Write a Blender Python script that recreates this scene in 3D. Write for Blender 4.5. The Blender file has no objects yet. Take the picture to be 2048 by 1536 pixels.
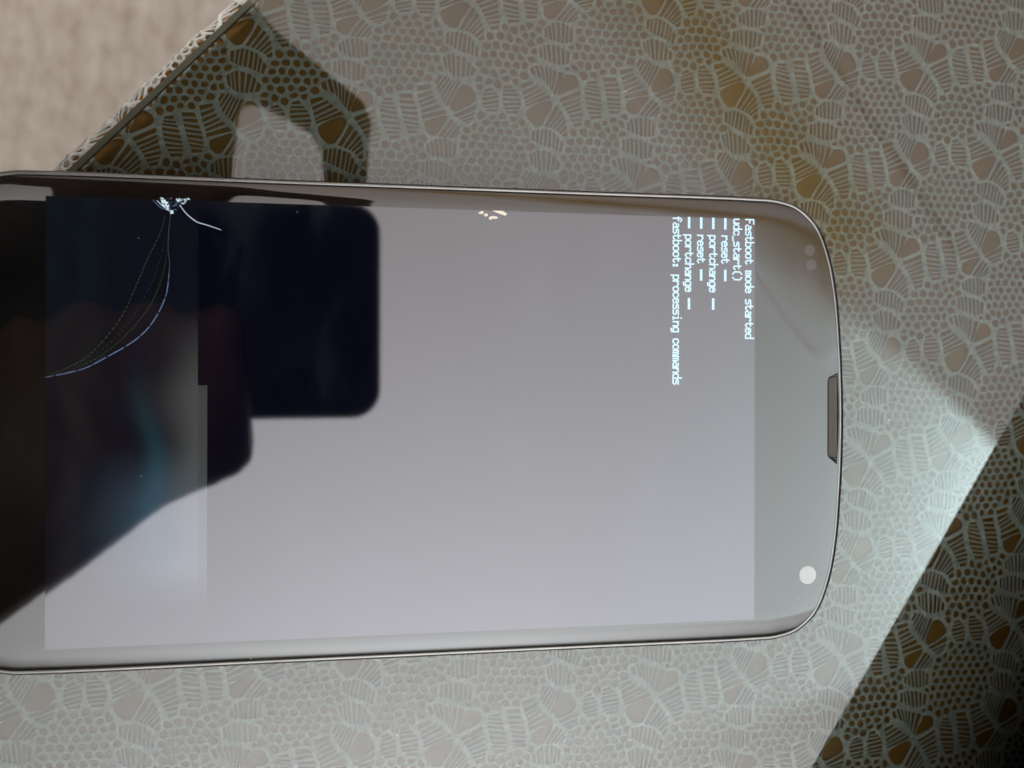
import bpy, bmesh, math, random
import numpy as np
from mathutils import Vector, Matrix
from mathutils.geometry import delaunay_2d_cdt

random.seed(7)
np.random.seed(7)
scene = bpy.context.scene
MM = 0.001                                  # every length below is in millimetres

# ------------------------------------------------------------------ camera
CAM = Vector((-27.41, 5.37, 167.40))        # lens of the phone that takes the picture
RIGHT = Vector((0.98043, 0.00178, 0.19687))
UP = Vector((-0.00173, 1.0, -0.00041))
BACK = Vector((-0.19687, 0.00006, 0.98043))
cam_data = bpy.data.cameras.new("camera")
cam_data.sensor_width = 36.0
cam_data.lens = 36.0 * 2200.0 / 2048.0
cam_data.clip_start = 0.0005
cam_data.clip_end = 20.0
cam_data.dof.use_dof = True
cam_data.dof.focus_distance = 0.163
cam_data.dof.aperture_fstop = 26.0
cam = bpy.data.objects.new("camera", cam_data)
scene.collection.objects.link(cam)
m = Matrix((RIGHT, UP, BACK)).transposed().to_4x4()
m.translation = CAM * MM
cam.matrix_world = m
scene.camera = cam

# ------------------------------------------------------------------ light
world = bpy.data.worlds.new("World")
scene.world = world
world.use_nodes = True
bg = world.node_tree.nodes["Background"]
bg.inputs[0].default_value = (0.9, 0.95, 1.0, 1)
bg.inputs[1].default_value = 0.02

def aim(o, target):
    d = Vector(target) * MM - o.location
    o.rotation_euler = d.to_track_quat('-Z', 'Y').to_euler()

def spot(name, loc, target, watts, angle, blend, col, size=0.05):
    l = bpy.data.lights.new(name, 'SPOT')
    l.energy = watts; l.spot_size = math.radians(angle); l.spot_blend = blend
    l.color = col; l.shadow_soft_size = size
    o = bpy.data.objects.new(name, l); scene.collection.objects.link(o)
    o.location = Vector(loc) * MM; aim(o, target)
    return o

def area(name, loc, target, watts, sx, sy, col):
    l = bpy.data.lights.new(name, 'AREA')
    l.shape = 'RECTANGLE'; l.size = sx * MM; l.size_y = sy * MM
    l.energy = watts; l.color = col
    o = bpy.data.objects.new(name, l); scene.collection.objects.link(o)
    o.location = Vector(loc) * MM; aim(o, target)
    return o

CEIL = 1650.0
# unseen spots added to wash the ceiling, the second for a cool streak
spot("ceiling_fill", (230, -1060, 560), (300, -330, CEIL), 385, 125, 0.8, (0.93, 0.965, 1.0), 0.06)
spot("streak_fill", (1500, -350, 1450), (1055, -258, CEIL), 128, 62, 0.22, (0.72, 0.97, 1.0), 0.012)
spot("warm_ceiling_fill", (500, 1500, 300), (400, 500, CEIL), 88, 100, 0.8, (1.0, 0.63, 0.38), 0.06)  # added warm spot, unseen, for the far part of the ceiling
# unseen area light added to brighten the carpet side
area("carpet_fill", (-900, 1150, 1250), (-330, 420, -750), 30, 500, 500, (1.0, 0.95, 0.90))

vs = scene.view_settings
vs.view_transform = 'Standard'
vs.look = 'None'
vs.exposure = 0.0
vs.gamma = 1.0
vs.use_curve_mapping = False
scene.cycles.max_bounces = 10
scene.cycles.transparent_max_bounces = 12
scene.cycles.use_denoising = True
scene.cycles.use_adaptive_sampling = False
scene.cycles.filter_width = 1.6
scene.cycles.caustics_reflective = False
scene.cycles.caustics_refractive = False

# ------------------------------------------------------------------ helpers
def tag(o, label=None, cat=None, group=None, kind=None):
    if label: o["label"] = label
    if cat: o["category"] = cat
    if group: o["group"] = group
    if kind: o["kind"] = kind
    return o

def empty(name, loc=(0, 0, 0)):
    o = bpy.data.objects.new(name, None)
    o.empty_display_size = 0.01
    scene.collection.objects.link(o)
    o.location = Vector(loc) * MM
    return o

def link(name, me, mats, parent=None, smooth=False, loc=None):
    o = bpy.data.objects.new(name, me)
    scene.collection.objects.link(o)
    for mt in (mats if isinstance(mats, (list, tuple)) else [mats]):
        me.materials.append(mt)
    if smooth:
        me.polygons.foreach_set("use_smooth", [True] * len(me.polygons))
    if parent is not None:
        o.parent = parent
        o.matrix_parent_inverse = Matrix.Translation(-parent.location)
    if loc is not None:
        o.location = Vector(loc) * MM
    return o

def mesh(name, verts, faces):
    me = bpy.data.meshes.new(name)
    me.from_pydata([(v[0] * MM, v[1] * MM, v[2] * MM) for v in verts], [], faces)
    me.update()
    return me

def box_mesh(name, x0, x1, y0, y1, z0, z1, bevel=0.0, frame=None):
    bm = bmesh.new()
    bmesh.ops.create_cube(bm, size=1.0)
    for v in bm.verts:
        v.co = Vector(((x0 + x1) / 2 + v.co.x * (x1 - x0), (y0 + y1) / 2 + v.co.y * (y1 - y0),
                       (z0 + z1) / 2 + v.co.z * (z1 - z0)))
    if bevel:
        bmesh.ops.bevel(bm, geom=list(bm.edges), offset=bevel, segments=2, affect='EDGES', profile=0.5)
    if frame is not None:
        for v in bm.verts:
            v.co = frame @ v.co
    for v in bm.verts:
        v.co *= MM
    bmesh.ops.recalc_face_normals(bm, faces=bm.faces)
    me = bpy.data.meshes.new(name)
    bm.to_mesh(me); bm.free()
    return me

# ------------------------------------------------------------------ materials
class NT:
    def __init__(self, name):
        self.m = bpy.data.materials.new(name)
        self.m.use_nodes = True
        self.t = self.m.node_tree
        self.t.nodes.clear()
        self.out = self.t.nodes.new("ShaderNodeOutputMaterial")
    def n(self, typ, **kw):
        nd = self.t.nodes.new(typ)
        for k, v in kw.items():
            if k in nd.inputs: nd.inputs[k].default_value = v
            else: setattr(nd, k, v)
        return nd
    def l(self, a, b): self.t.links.new(a, b)

def principled(name, col, rough=0.5, metal=0.0, ior=1.5, noise=None, bump=None, spec=0.5, emit=None):
    k = NT(name)
    p = k.n("ShaderNodeBsdfPrincipled")
    p.inputs["Base Color"].default_value = (*col, 1)
    p.inputs["Roughness"].default_value = rough
    p.inputs["Metallic"].default_value = metal
    p.inputs["IOR"].default_value = ior
    p.inputs["Specular IOR Level"].default_value = spec
    if emit:
        p.inputs["Emission Color"].default_value = (*emit[0], 1)
        p.inputs["Emission Strength"].default_value = emit[1]
    tc = k.n("ShaderNodeTexCoord")
    if noise:                                   # (scale, other colour, detail)
        nz = k.n("ShaderNodeTexNoise"); nz.inputs["Scale"].default_value = noise[0]
        nz.inputs["Detail"].default_value = noise[2] if len(noise) > 2 else 4
        k.l(tc.outputs["Object"], nz.inputs["Vector"])
        rp = k.n("ShaderNodeValToRGB")
        rp.color_ramp.elements[0].position = 0.35; rp.color_ramp.elements[1].position = 0.65
        rp.color_ramp.elements[0].color = (*col, 1); rp.color_ramp.elements[1].color = (*noise[1], 1)
        k.l(nz.outputs["Fac"], rp.inputs["Fac"]); k.l(rp.outputs["Color"], p.inputs["Base Color"])
    if bump:                                    # (scale, strength, distance m)
        nb = k.n("ShaderNodeTexNoise"); nb.inputs["Scale"].default_value = bump[0]; nb.inputs["Detail"].default_value = 3
        k.l(tc.outputs["Object"], nb.inputs["Vector"])
        b = k.n("ShaderNodeBump"); b.inputs["Strength"].default_value = bump[1]; b.inputs["Distance"].default_value = bump[2]
        k.l(nb.outputs["Fac"], b.inputs["Height"]); k.l(b.outputs["Normal"], p.inputs["Normal"])
    k.l(p.outputs[0], k.out.inputs[0])
    return k.m

def sheet_glass(name, tint, ior, rough=0.0, smear=None):
    """one face of a glass sheet: tinted see-through below, mirror-like on top by its Fresnel term"""
    k = NT(name)
    tr = k.n("ShaderNodeBsdfTransparent"); tr.inputs[0].default_value = (*tint, 1)
    gl = k.n("ShaderNodeBsdfGlossy"); gl.inputs["Color"].default_value = (1, 1, 1, 1); gl.inputs["Roughness"].default_value = rough
    fr = k.n("ShaderNodeFresnel"); fr.inputs["IOR"].default_value = ior
    mx = k.n("ShaderNodeMixShader")
    k.l(fr.outputs[0], mx.inputs[0]); k.l(tr.outputs[0], mx.inputs[1]); k.l(gl.outputs[0], mx.inputs[2])
    if smear:
        tc = k.n("ShaderNodeTexCoord")
        nz = k.n("ShaderNodeTexNoise"); nz.inputs["Scale"].default_value = smear[0]; nz.inputs["Detail"].default_value = 5
        k.l(tc.outputs["Object"], nz.inputs["Vector"])
        mr = k.n("ShaderNodeMapRange")
        mr.inputs["From Min"].default_value = 0.45; mr.inputs["From Max"].default_value = 0.75
        mr.inputs["To Min"].default_value = rough; mr.inputs["To Max"].default_value = smear[1]
        k.l(nz.outputs["Fac"], mr.inputs["Value"]); k.l(mr.outputs[0], gl.inputs["Roughness"])
    k.l(mx.outputs[0], k.out.inputs[0])
    return k.m

def emitter(name, col, strength):
    k = NT(name)
    e = k.n("ShaderNodeEmission"); e.inputs[0].default_value = (*col, 1); e.inputs[1].default_value = strength
    k.l(e.outputs[0], k.out.inputs[0])
    return k.m

def clear(name):
    k = NT(name)
    tr = k.n("ShaderNodeBsdfTransparent")
    k.l(tr.outputs[0], k.out.inputs[0])
    return k.m

M = {}
M['ceiling'] = principled("ceiling_paint", (0.78, 0.77, 0.76), 0.9, bump=(30, 0.1, 0.002))
k = NT("soft_edged_strip")                     # brown in the middle, faded at its margins to paint a soft-edged reflection
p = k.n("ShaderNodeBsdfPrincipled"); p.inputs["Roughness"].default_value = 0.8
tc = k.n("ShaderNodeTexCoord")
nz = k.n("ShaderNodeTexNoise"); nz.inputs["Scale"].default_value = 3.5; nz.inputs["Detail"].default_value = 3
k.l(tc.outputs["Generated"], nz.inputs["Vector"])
at = k.n("ShaderNodeAttribute"); at.attribute_name = "edge_fade"
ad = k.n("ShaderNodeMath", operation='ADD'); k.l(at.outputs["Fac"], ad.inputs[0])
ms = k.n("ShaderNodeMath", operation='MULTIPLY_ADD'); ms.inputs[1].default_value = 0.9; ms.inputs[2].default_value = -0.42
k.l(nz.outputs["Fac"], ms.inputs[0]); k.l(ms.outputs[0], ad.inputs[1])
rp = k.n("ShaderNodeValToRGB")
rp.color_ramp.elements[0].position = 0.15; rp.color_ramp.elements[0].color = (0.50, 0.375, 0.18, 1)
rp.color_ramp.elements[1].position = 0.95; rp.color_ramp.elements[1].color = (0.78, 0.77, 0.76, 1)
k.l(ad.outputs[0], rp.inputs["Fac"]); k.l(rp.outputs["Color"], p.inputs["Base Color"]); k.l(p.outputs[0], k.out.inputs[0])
M['faded_strip'] = k.m
M['wood'] = principled("table_wood", (0.36, 0.165, 0.016), 0.55, noise=(26, (0.29, 0.12, 0.012), 6))
M['lace'] = principled("lace_thread", (0.70, 0.695, 0.65), 0.85, noise=(900, (0.60, 0.595, 0.56), 2), bump=(1900, 0.5, 0.0002), spec=0.2)
M['cord'] = principled("lace_cord", (0.85, 0.845, 0.80), 0.85, noise=(900, (0.74, 0.735, 0.69), 2), bump=(1900, 0.6, 0.0003), spec=0.2)
M['pane_top'] = sheet_glass("tinted_pane_glass", (0.455, 0.495, 0.465), 1.70, 0.0, smear=(14, 0.035))
M['pane_clear'] = clear("pane_underside")
k = NT("ground_glass_edge")                   # frosted: lets the light outside through
td = k.n("ShaderNodeBsdfTranslucent"); td.inputs[0].default_value = (0.62, 0.60, 0.50, 1)
dd = k.n("ShaderNodeBsdfDiffuse"); dd.inputs[0].default_value = (0.40, 0.39, 0.33, 1)
mx = k.n("ShaderNodeMixShader"); mx.inputs[0].default_value = 0.5
k.l(td.outputs[0], mx.inputs[1]); k.l(dd.outputs[0], mx.inputs[2]); k.l(mx.outputs[0], k.out.inputs[0])
M['pane_edge'] = k.m
M['pane_arris'] = principled("dark_glass_arris", (0.006, 0.008, 0.007), 0.4)
M['cover'] = principled("black_backed_cover_glass", (0.002, 0.002, 0.002), 0.02, ior=1.80, noise=(45, (0.010, 0.0095, 0.009), 8))
M['bezel'] = principled("black_bezel_print", (0.008, 0.0075, 0.007), 0.6, spec=0.1)
M['rim'] = principled("polished_grey_rim", (0.27, 0.26, 0.25), 0.36, metal=1.0, noise=(120, (0.22, 0.215, 0.21)))
M['gap'] = principled("black_seam", (0.004, 0.004, 0.005), 0.7, spec=0.1)
M['shell'] = principled("soft_black_shell", (0.012, 0.013, 0.022), 0.25)
M['text'] = principled("screen_white_text", (0.004, 0.004, 0.006), 0.03, ior=1.9, emit=((0.60, 0.86, 1.0), 1.0))
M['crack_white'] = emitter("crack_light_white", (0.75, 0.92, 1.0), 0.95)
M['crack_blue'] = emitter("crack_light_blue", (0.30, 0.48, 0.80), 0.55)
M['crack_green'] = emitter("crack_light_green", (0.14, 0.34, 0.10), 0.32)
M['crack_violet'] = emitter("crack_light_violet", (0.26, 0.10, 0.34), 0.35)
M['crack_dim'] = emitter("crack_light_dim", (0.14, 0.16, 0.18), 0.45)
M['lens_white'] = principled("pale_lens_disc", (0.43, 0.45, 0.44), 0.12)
M['sensor'] = principled("lavender_sensor", (0.035, 0.032, 0.046), 0.03, ior=1.8)
M['grille'] = principled("earpiece_mesh", (0.085, 0.074, 0.064), 0.6)
M['flake'] = principled("pale_scuff", (0.75, 0.68, 0.58), 0.7)
M['dust'] = principled("dust_speck", (0.8, 0.76, 0.7), 0.8)
M['camphone'] = principled("navy_black_plastic", (0.003, 0.0035, 0.009), 0.30)
M['camlens'] = principled("lens_glass", (0.01, 0.01, 0.015), 0.05)
M['slab'] = principled("dark_slab_paint", (0.012, 0.013, 0.012), 0.6)
M['skin'] = principled("skin", (0.36, 0.20, 0.14), 0.55, noise=(60, (0.32, 0.16, 0.11)))
M['shirt'] = principled("dark_shirt", (0.030, 0.022, 0.020), 0.9, bump=(300, 0.4, 0.001))
M['trousers'] = principled("dark_trousers", (0.02, 0.022, 0.03), 0.9)
M['hair'] = principled("dark_hair", (0.012, 0.009, 0.007), 0.6, bump=(400, 0.6, 0.002))
M['eye'] = principled("eye", (0.5, 0.48, 0.45), 0.2)

# carpet: warm beige pile with soft mottling drawn out along one direction
k = NT("beige_carpet")
p = k.n("ShaderNodeBsdfPrincipled"); p.inputs["Roughness"].default_value = 0.95; p.inputs["Specular IOR Level"].default_value = 0.1
tc = k.n("ShaderNodeTexCoord")
mp = k.n("ShaderNodeMapping"); mp.inputs["Scale"].default_value = (1.0, 0.5, 1.0)
mp.inputs["Rotation"].default_value = (0, 0, math.radians(12))
k.l(tc.outputs["Object"], mp.inputs["Vector"])
n1 = k.n("ShaderNodeTexNoise"); n1.inputs["Scale"].default_value = 85; n1.inputs["Detail"].default_value = 5; n1.inputs["Roughness"].default_value = 0.65
n2 = k.n("ShaderNodeTexNoise"); n2.inputs["Scale"].default_value = 11; n2.inputs["Detail"].default_value = 3
k.l(mp.outputs[0], n1.inputs["Vector"]); k.l(tc.outputs["Object"], n2.inputs["Vector"])
r1 = k.n("ShaderNodeValToRGB")
r1.color_ramp.elements[0].position = 0.3; r1.color_ramp.elements[0].color = (0.40, 0.345, 0.29, 1)
r1.color_ramp.elements[1].position = 0.7; r1.color_ramp.elements[1].color = (0.61, 0.57, 0.52, 1)
k.l(n1.outputs["Fac"], r1.inputs["Fac"])
mx = k.n("ShaderNodeMix", data_type='RGBA', blend_type='MULTIPLY')
mx.inputs[0].default_value = 1.0
r2 = k.n("ShaderNodeValToRGB")
r2.color_ramp.elements[0].color = (0.86, 0.85, 0.82, 1); r2.color_ramp.elements[1].color = (1.0, 0.97, 1.0, 1)
k.l(n2.outputs["Fac"], r2.inputs["Fac"])
k.l(r1.outputs["Color"], mx.inputs[6]); k.l(r2.outputs["Color"], mx.inputs[7])
k.l(mx.outputs[2], p.inputs["Base Color"])
bp = k.n("ShaderNodeBump"); bp.inputs["Strength"].default_value = 0.6; bp.inputs["Distance"].default_value = 0.004
k.l(n1.outputs["Fac"], bp.inputs["Height"]); k.l(bp.outputs["Normal"], p.inputs["Normal"])
k.l(p.outputs[0], k.out.inputs[0])
M['carpet'] = k.m

# display: black liquid-crystal panel, its own faint bluish surface reflection
k = NT("display_panel")
p = k.n("ShaderNodeBsdfPrincipled")
p.inputs["Base Color"].default_value = (0.0012, 0.0014, 0.0030, 1); p.inputs["Roughness"].default_value = 0.03
p.inputs["IOR"].default_value = 2.03; p.inputs["Specular Tint"].default_value = (0.96, 0.94, 1.0, 1)
p.inputs["Emission Color"].default_value = (0.12, 0.2, 1.0, 1); p.inputs["Emission Strength"].default_value = 0.0030
k.l(p.outputs[0], k.out.inputs[0])
tc = k.n("ShaderNodeTexCoord")                # finger smears: a thin greasy film that scatters a little light
mp = k.n("ShaderNodeMapping"); mp.inputs["Scale"].default_value = (1.0, 0.35, 1.0); mp.inputs["Rotation"].default_value = (0, 0, 0.4)
nz = k.n("ShaderNodeTexNoise"); nz.inputs["Scale"].default_value = 70; nz.inputs["Detail"].default_value = 9; nz.inputs["Roughness"].default_value = 0.7
k.l(tc.outputs["Object"], mp.inputs["Vector"]); k.l(mp.outputs[0], nz.inputs["Vector"])
rp = k.n("ShaderNodeValToRGB")
rp.color_ramp.elements[0].position = 0.5; rp.color_ramp.elements[0].color = (0.0012, 0.0014, 0.0030, 1)
rp.color_ramp.elements[1].position = 0.8; rp.color_ramp.elements[1].color = (0.020, 0.022, 0.027, 1)
k.l(nz.outputs["Fac"], rp.inputs["Fac"]); k.l(rp.outputs["Color"], p.inputs["Base Color"])
M['display'] = k.m

# what the broken corner of the display shows: a picture stored per vertex, given off as screen light
k = NT("broken_display_light")
at = k.n("ShaderNodeAttribute"); at.attribute_name = "picture"
p = k.n("ShaderNodeBsdfPrincipled")
p.inputs["Base Color"].default_value = (0.0012, 0.0014, 0.0030, 1); p.inputs["Roughness"].default_value = 0.03
p.inputs["IOR"].default_value = 2.03; p.inputs["Specular Tint"].default_value = (0.96, 0.94, 1.0, 1)
p.inputs["Emission Strength"].default_value = 1.0
k.l(at.outputs["Color"], p.inputs["Emission Color"]); k.l(p.outputs[0], k.out.inputs[0])
M['broken'] = k.m

# ------------------------------------------------------------------ setting
FLOOR = -755.0
def plane(name, cx, cy, z, sx, sy, mat, flip=False):
    me = mesh(name, [(-sx, -sy, 0), (sx, -sy, 0), (sx, sy, 0), (-sx, sy, 0)], [(0, 3, 2, 1) if flip else (0, 1, 2, 3)])
    o = link(name, me, mat, loc=(cx, cy, z))
    return o
tag(plane("floor", 0, 0, FLOOR, 2600, 2600, M['carpet']), "beige mottled carpet far below the table edge", None, kind="structure")
tag(plane("ceiling", 300, 0, CEIL, 2600, 2600, M['ceiling'], True), "pale ceiling mirrored in the glass and the phone", None, kind="structure")

# brown strip added under the ceiling, mirrored as an ochre band at the upper right
bd = Vector((0.60, -0.80)); bn = Vector((0.80, 0.60)); b0_ = Vector((720, 560))
BF = Matrix(((bd.x, bn.x, 0, b0_.x), (bd.y, bn.y, 0, b0_.y), (0, 0, 1, 0), (0, 0, 0, 1)))
nu, nw = 40, 16
vb = []; fb = []; cb = []
for a_ in range(nu + 1):
    for c_ in range(nw + 1):
        u_ = -900 + 1420 * a_ / nu; w_ = -165 + 330 * c_ / nw
        q_ = BF @ Vector((u_, w_, 0))
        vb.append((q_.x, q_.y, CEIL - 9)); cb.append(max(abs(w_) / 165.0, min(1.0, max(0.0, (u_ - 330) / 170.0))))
for a_ in range(nu):
    for c_ in range(nw):
        fb.append((a_ * (nw + 1) + c_, a_ * (nw + 1) + c_ + 1, (a_ + 1) * (nw + 1) + c_ + 1, (a_ + 1) * (nw + 1) + c_))
nvb = len(vb)
rim_ = [a_ * (nw + 1) for a_ in range(nu + 1)] + [nu * (nw + 1) + c_ for c_ in range(1, nw + 1)] + [a_ * (nw + 1) + nw for a_ in range(nu - 1, -1, -1)] + [c_ for c_ in range(nw - 1, 0, -1)]
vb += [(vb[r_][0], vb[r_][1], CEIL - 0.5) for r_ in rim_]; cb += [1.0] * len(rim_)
for q_ in range(len(rim_)):
    r_ = (q_ + 1) % len(rim_)
    fb.append((rim_[q_], rim_[r_], nvb + r_, nvb + q_))
me = mesh("standin_strip", vb, fb)
me.attributes.new("edge_fade", 'FLOAT', 'POINT').data.foreach_set("value", cb)
tag(link("standin_strip", me, M['faded_strip']),
    "added brown plank with bleached margins on the ceiling, mirrored softly at the upper right", "strip")

# table edge frame: E along the edge, N out of the table
EDGE0 = Vector((-46.2, 49.2))                # a point on the glass edge
E = Vector((0.6934, 0.7206)); N = Vector((-0.7206, 0.6934))
LACE_Z = -4.8
def ef(a, b, z=0.0):
    q = EDGE0 + E * a + N * b
    return Vector((q.x, q.y, z))
TF = Matrix(((E.x, N.x, 0, EDGE0.x), (E.y, N.y, 0, EDGE0.y), (0, 0, 1, 0), (0, 0, 0, 1)))

table = tag(empty("table", ef(30, -350, FLOOR)), "ochre brown wooden table under the lace cloth and glass", "table")
link("tabletop", box_mesh("tabletop", -480, 560, -720, 2.2, -29, -5.3, 1.2, TF), M['wood'], table)
for a, b in ((-440, -60), (520, -60), (-440, -680), (520, -680)):
    link("leg", box_mesh("leg", a - 22, a + 22, b - 22, b + 22, FLOOR, -29.5, 2.0, TF), M['wood'], table)

# ------------------------------------------------------------------ lace tablecloth
P1 = Vector((32.945, 4.572)); P2 = Vector((-13.81, 14.662))
LADDERS = [
    ([[-4.72, 54.12], [-3.23, 53.92], [-2.57, 53.13], [-1.36, 53.1]],
     [[-5.18, 53.08], [-4.71, 51.62], [-3.87, 50.38], [-3.03, 49.5]], 6),
    ([[1.31, 49.91], [1.19, 48.41], [0.91, 47.47], [0.15, 46.79]],
     [[-2.1, 48.16], [-1.35, 47.55], [-0.6, 47.03], [-0.13, 46.68]], 4),
    ([[-8.04, 52.0], [-7.67, 49.99], [-7.21, 48.54], [-7.02, 47.08]],
     [[-6.01, 52.48], [-5.64, 51.02], [-4.71, 49.78], [-3.22, 48.19]], 6),
    ([[-2.66, 47.39], [-1.91, 46.87], [-1.16, 46.07], [-1.16, 45.33]],
     [[-4.61, 44.62], [-3.58, 44.48], [-2.65, 44.43], [-1.72, 44.75]], 4),
    ([[9.82, 56.17], [11.17, 56.81], [12.71, 56.34], [13.87, 56.03], [15.62, 55.56]],
     [[10.11, 55.25], [11.94, 54.6], [12.91, 53.52], [13.49, 52.8], [14.27, 51.9]], 7),
    ([[18.31, 52.86], [18.52, 50.87], [19.04, 48.9], [18.63, 47.08]],
     [[14.92, 51.28], [15.95, 49.74], [16.77, 48.39], [17.6, 46.83]], 7),
    ([[8.29, 53.64], [8.77, 51.98], [9.06, 50.69], [9.16, 49.94]],
     [[9.83, 54.1], [11.17, 53.24], [12.33, 52.36], [13.49, 51.48]], 5),
    ([[14.27, 50.2], [15.63, 48.76], [16.22, 47.28], [16.22, 45.2]],
     [[12.34, 46.81], [13.7, 46.41], [14.67, 45.89], [15.64, 44.99]], 6),
    ([[2.59, 52.21], [2.22, 51.07], [2.26, 49.58], [2.98, 48.69]],
     [[3.54, 52.59], [4.49, 51.56], [4.77, 50.09], [4.68, 48.78]], 6),
    ([[5.62, 53.12], [5.34, 51.8], [5.53, 49.94], [6.2, 48.76]],
     [[6.58, 53.4], [7.91, 51.94], [8.4, 50.28], [7.92, 48.72]], 7),
    ([[19.65, 54.54], [19.14, 53.11], [19.56, 50.53], [20.49, 48.27]],
     [[21.0, 54.71], [21.73, 52.65], [22.15, 50.26], [22.16, 48.45]], 9),
    ([[22.25, 55.29], [22.56, 53.09], [22.99, 51.11], [23.62, 49.13]],
     [[24.23, 55.4], [24.97, 53.02], [25.29, 50.82], [25.08, 49.3]], 8),
    ([[-3.61, 60.65], [-1.75, 61.05], [0.13, 60.43], [1.64, 58.48]],
     [[-3.61, 59.08], [-2.11, 58.34], [-0.24, 57.71], [1.26, 57.06]], 8),
    ([[-4.16, 56.83], [-2.86, 57.55], [-0.61, 57.04], [0.99, 55.28]],
     [[-3.79, 55.37], [-2.48, 54.15], [-0.98, 54.05], [0.8, 54.34]], 7),
    ([[12.6, 62.35], [13.86, 63.28], [15.8, 63.51], [17.36, 62.66]],
     [[12.6, 61.22], [14.25, 60.57], [15.8, 60.39], [17.17, 60.76]], 7),
    ([[11.74, 59.48], [13.09, 59.94], [15.03, 59.72], [16.88, 59.04]],
     [[11.65, 57.97], [13.29, 57.41], [15.03, 56.75], [16.59, 57.22]], 7),
]
OPENINGS = [
    [[-1.17, 53.02], [0.14, 52.91], [1.12, 51.66], [1.31, 50.47], [0.71, 49.78], [-0.98, 48.86], [-2.1, 48.43], [-2.88, 48.86], [-2.85, 49.88], [-2.1, 51.4]],
    [[-6.93, 46.72], [-5.08, 47.55], [-3.22, 48.1], [-2.84, 47.66], [-3.86, 46.13], [-4.88, 44.6], [-5.81, 44.47], [-6.83, 45.25]],
    [[15.84, 55.52], [17.17, 55.6], [18.1, 54.85], [18.31, 53.86], [18.0, 53.25], [16.15, 52.45], [14.61, 51.77], [14.3, 51.95], [14.71, 53.27], [15.32, 54.49]],
    [[9.26, 49.57], [10.99, 50.6], [13.3, 51.38], [14.08, 50.76], [13.69, 49.61], [12.73, 48.05], [11.96, 46.79], [10.8, 46.64], [9.65, 47.71], [9.07, 48.81]],
]

def lerp_poly(pts, t):
    n = len(pts) - 1
    f = min(max(t, 0.0), 1.0) * n
    i = min(int(f), n - 1); u = f - i
    return Vector(pts[i]).lerp(Vector(pts[i + 1]), u)

def clip(poly, o, nrm):
    """keep the side of the line through o where (p-o).nrm <= 0"""
    out = []
    L = len(poly)
    for i in range(L):
        a = poly[i]; b = poly[(i + 1) % L]
        da = (a - o).dot(nrm); db = (b - o).dot(nrm)
        if da <= 0: out.append(a)
        if (da < 0 < db) or (db < 0 < da):
            out.append(a.lerp(b, da / (da - db)))
    return out

def area2(poly):
    return 0.5 * sum(poly[i].x * poly[(i + 1) % len(poly)].y - poly[(i + 1) % len(poly)].x * poly[i].y for i in range(len(poly)))

def centroid(poly):
    A = area2(poly)
    if abs(A) < 1e-9:
        return sum(poly, Vector((0, 0))) / len(poly)
    cx = cy = 0
    for i in range(len(poly)):
        a = poly[i]; b = poly[(i + 1) % len(poly)]
        c = a.x * b.y - b.x * a.y
        cx += (a.x + b.x) * c; cy += (a.y + b.y) * c
    return Vector((cx / (6 * A), cy / (6 * A)))

def chaikin(poly, k=0.27):
    out = []
    for i in range(len(poly)):
        a = poly[i]; b = poly[(i + 1) % len(poly)]
        out.append(a.lerp(b, k)); out.append(a.lerp(b, 1 - k))
    return out

def inside(p, poly):
    c = False
    j = len(poly) - 1
    for i in range(len(poly)):
        a, b = poly[i], poly[j]
        if (a.y > p.y) != (b.y > p.y) and p.x < (b.x - a.x) * (p.y - a.y) / (b.y - a.y) + a.x:
            c = not c
        j = i
    return c

def dist_poly(p, poly):
    best = 1e9
    for i in range(len(poly)):
        a = poly[i]; b = poly[(i + 1) % len(poly)]
        ab = b - a
        t = max(0, min(1, (p - a).dot(ab) / max(ab.length_squared, 1e-12)))
        best = min(best, (p - (a + ab * t)).length)
    return best

holes = []            # every opening of one repeat of the lace
blocks = []           # outlines of leaf cells, kept free of net
for ra, rb, n in LADDERS:
    hb = 0.30 / n     # half the thickness of a bar, in steps of the ladder
    for i in range(n):
        t0 = (i + (0.0 if i == 0 else 0.18)) / n
        t1 = (i + 1 - (0.0 if i == n - 1 else 0.18)) / n
        tm = (t0 + t1) / 2
        q = [lerp_poly(ra, t0), lerp_poly(ra, tm), lerp_poly(ra, t1), lerp_poly(rb, t1), lerp_poly(rb, tm), lerp_poly(rb, t0)]
        c = sum(q, Vector((0, 0))) / 6
        q = [c + (v - c) * 1.03 for v in q]
        holes.append(q)
    blocks.append([Vector(v) for v in ra] + [Vector(v) for v in reversed(rb)])
for op in OPENINGS:
    q = [Vector(v) for v in op]
    c = sum(q, Vector((0, 0))) / len(q)
    holes.append(chaikin([c + (v - c) * 0.93 for v in q], 0.22))
    blocks.append(q)

def det(a, b): return a.x * b.y - a.y * b.x
CELL_A = abs(det(P1, P2))
shifts = [P1 * i + P2 * j for i in range(-2, 3) for j in range(-2, 3)]
allblocks = [([v + s for v in b], sum((v + s for v in b), Vector((0, 0))) / len(b)) for b in blocks for s in shifts]
def nearblocks(p, r=6.5):
    return [b for b, c in allblocks if (c - p).length < r]

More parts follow.
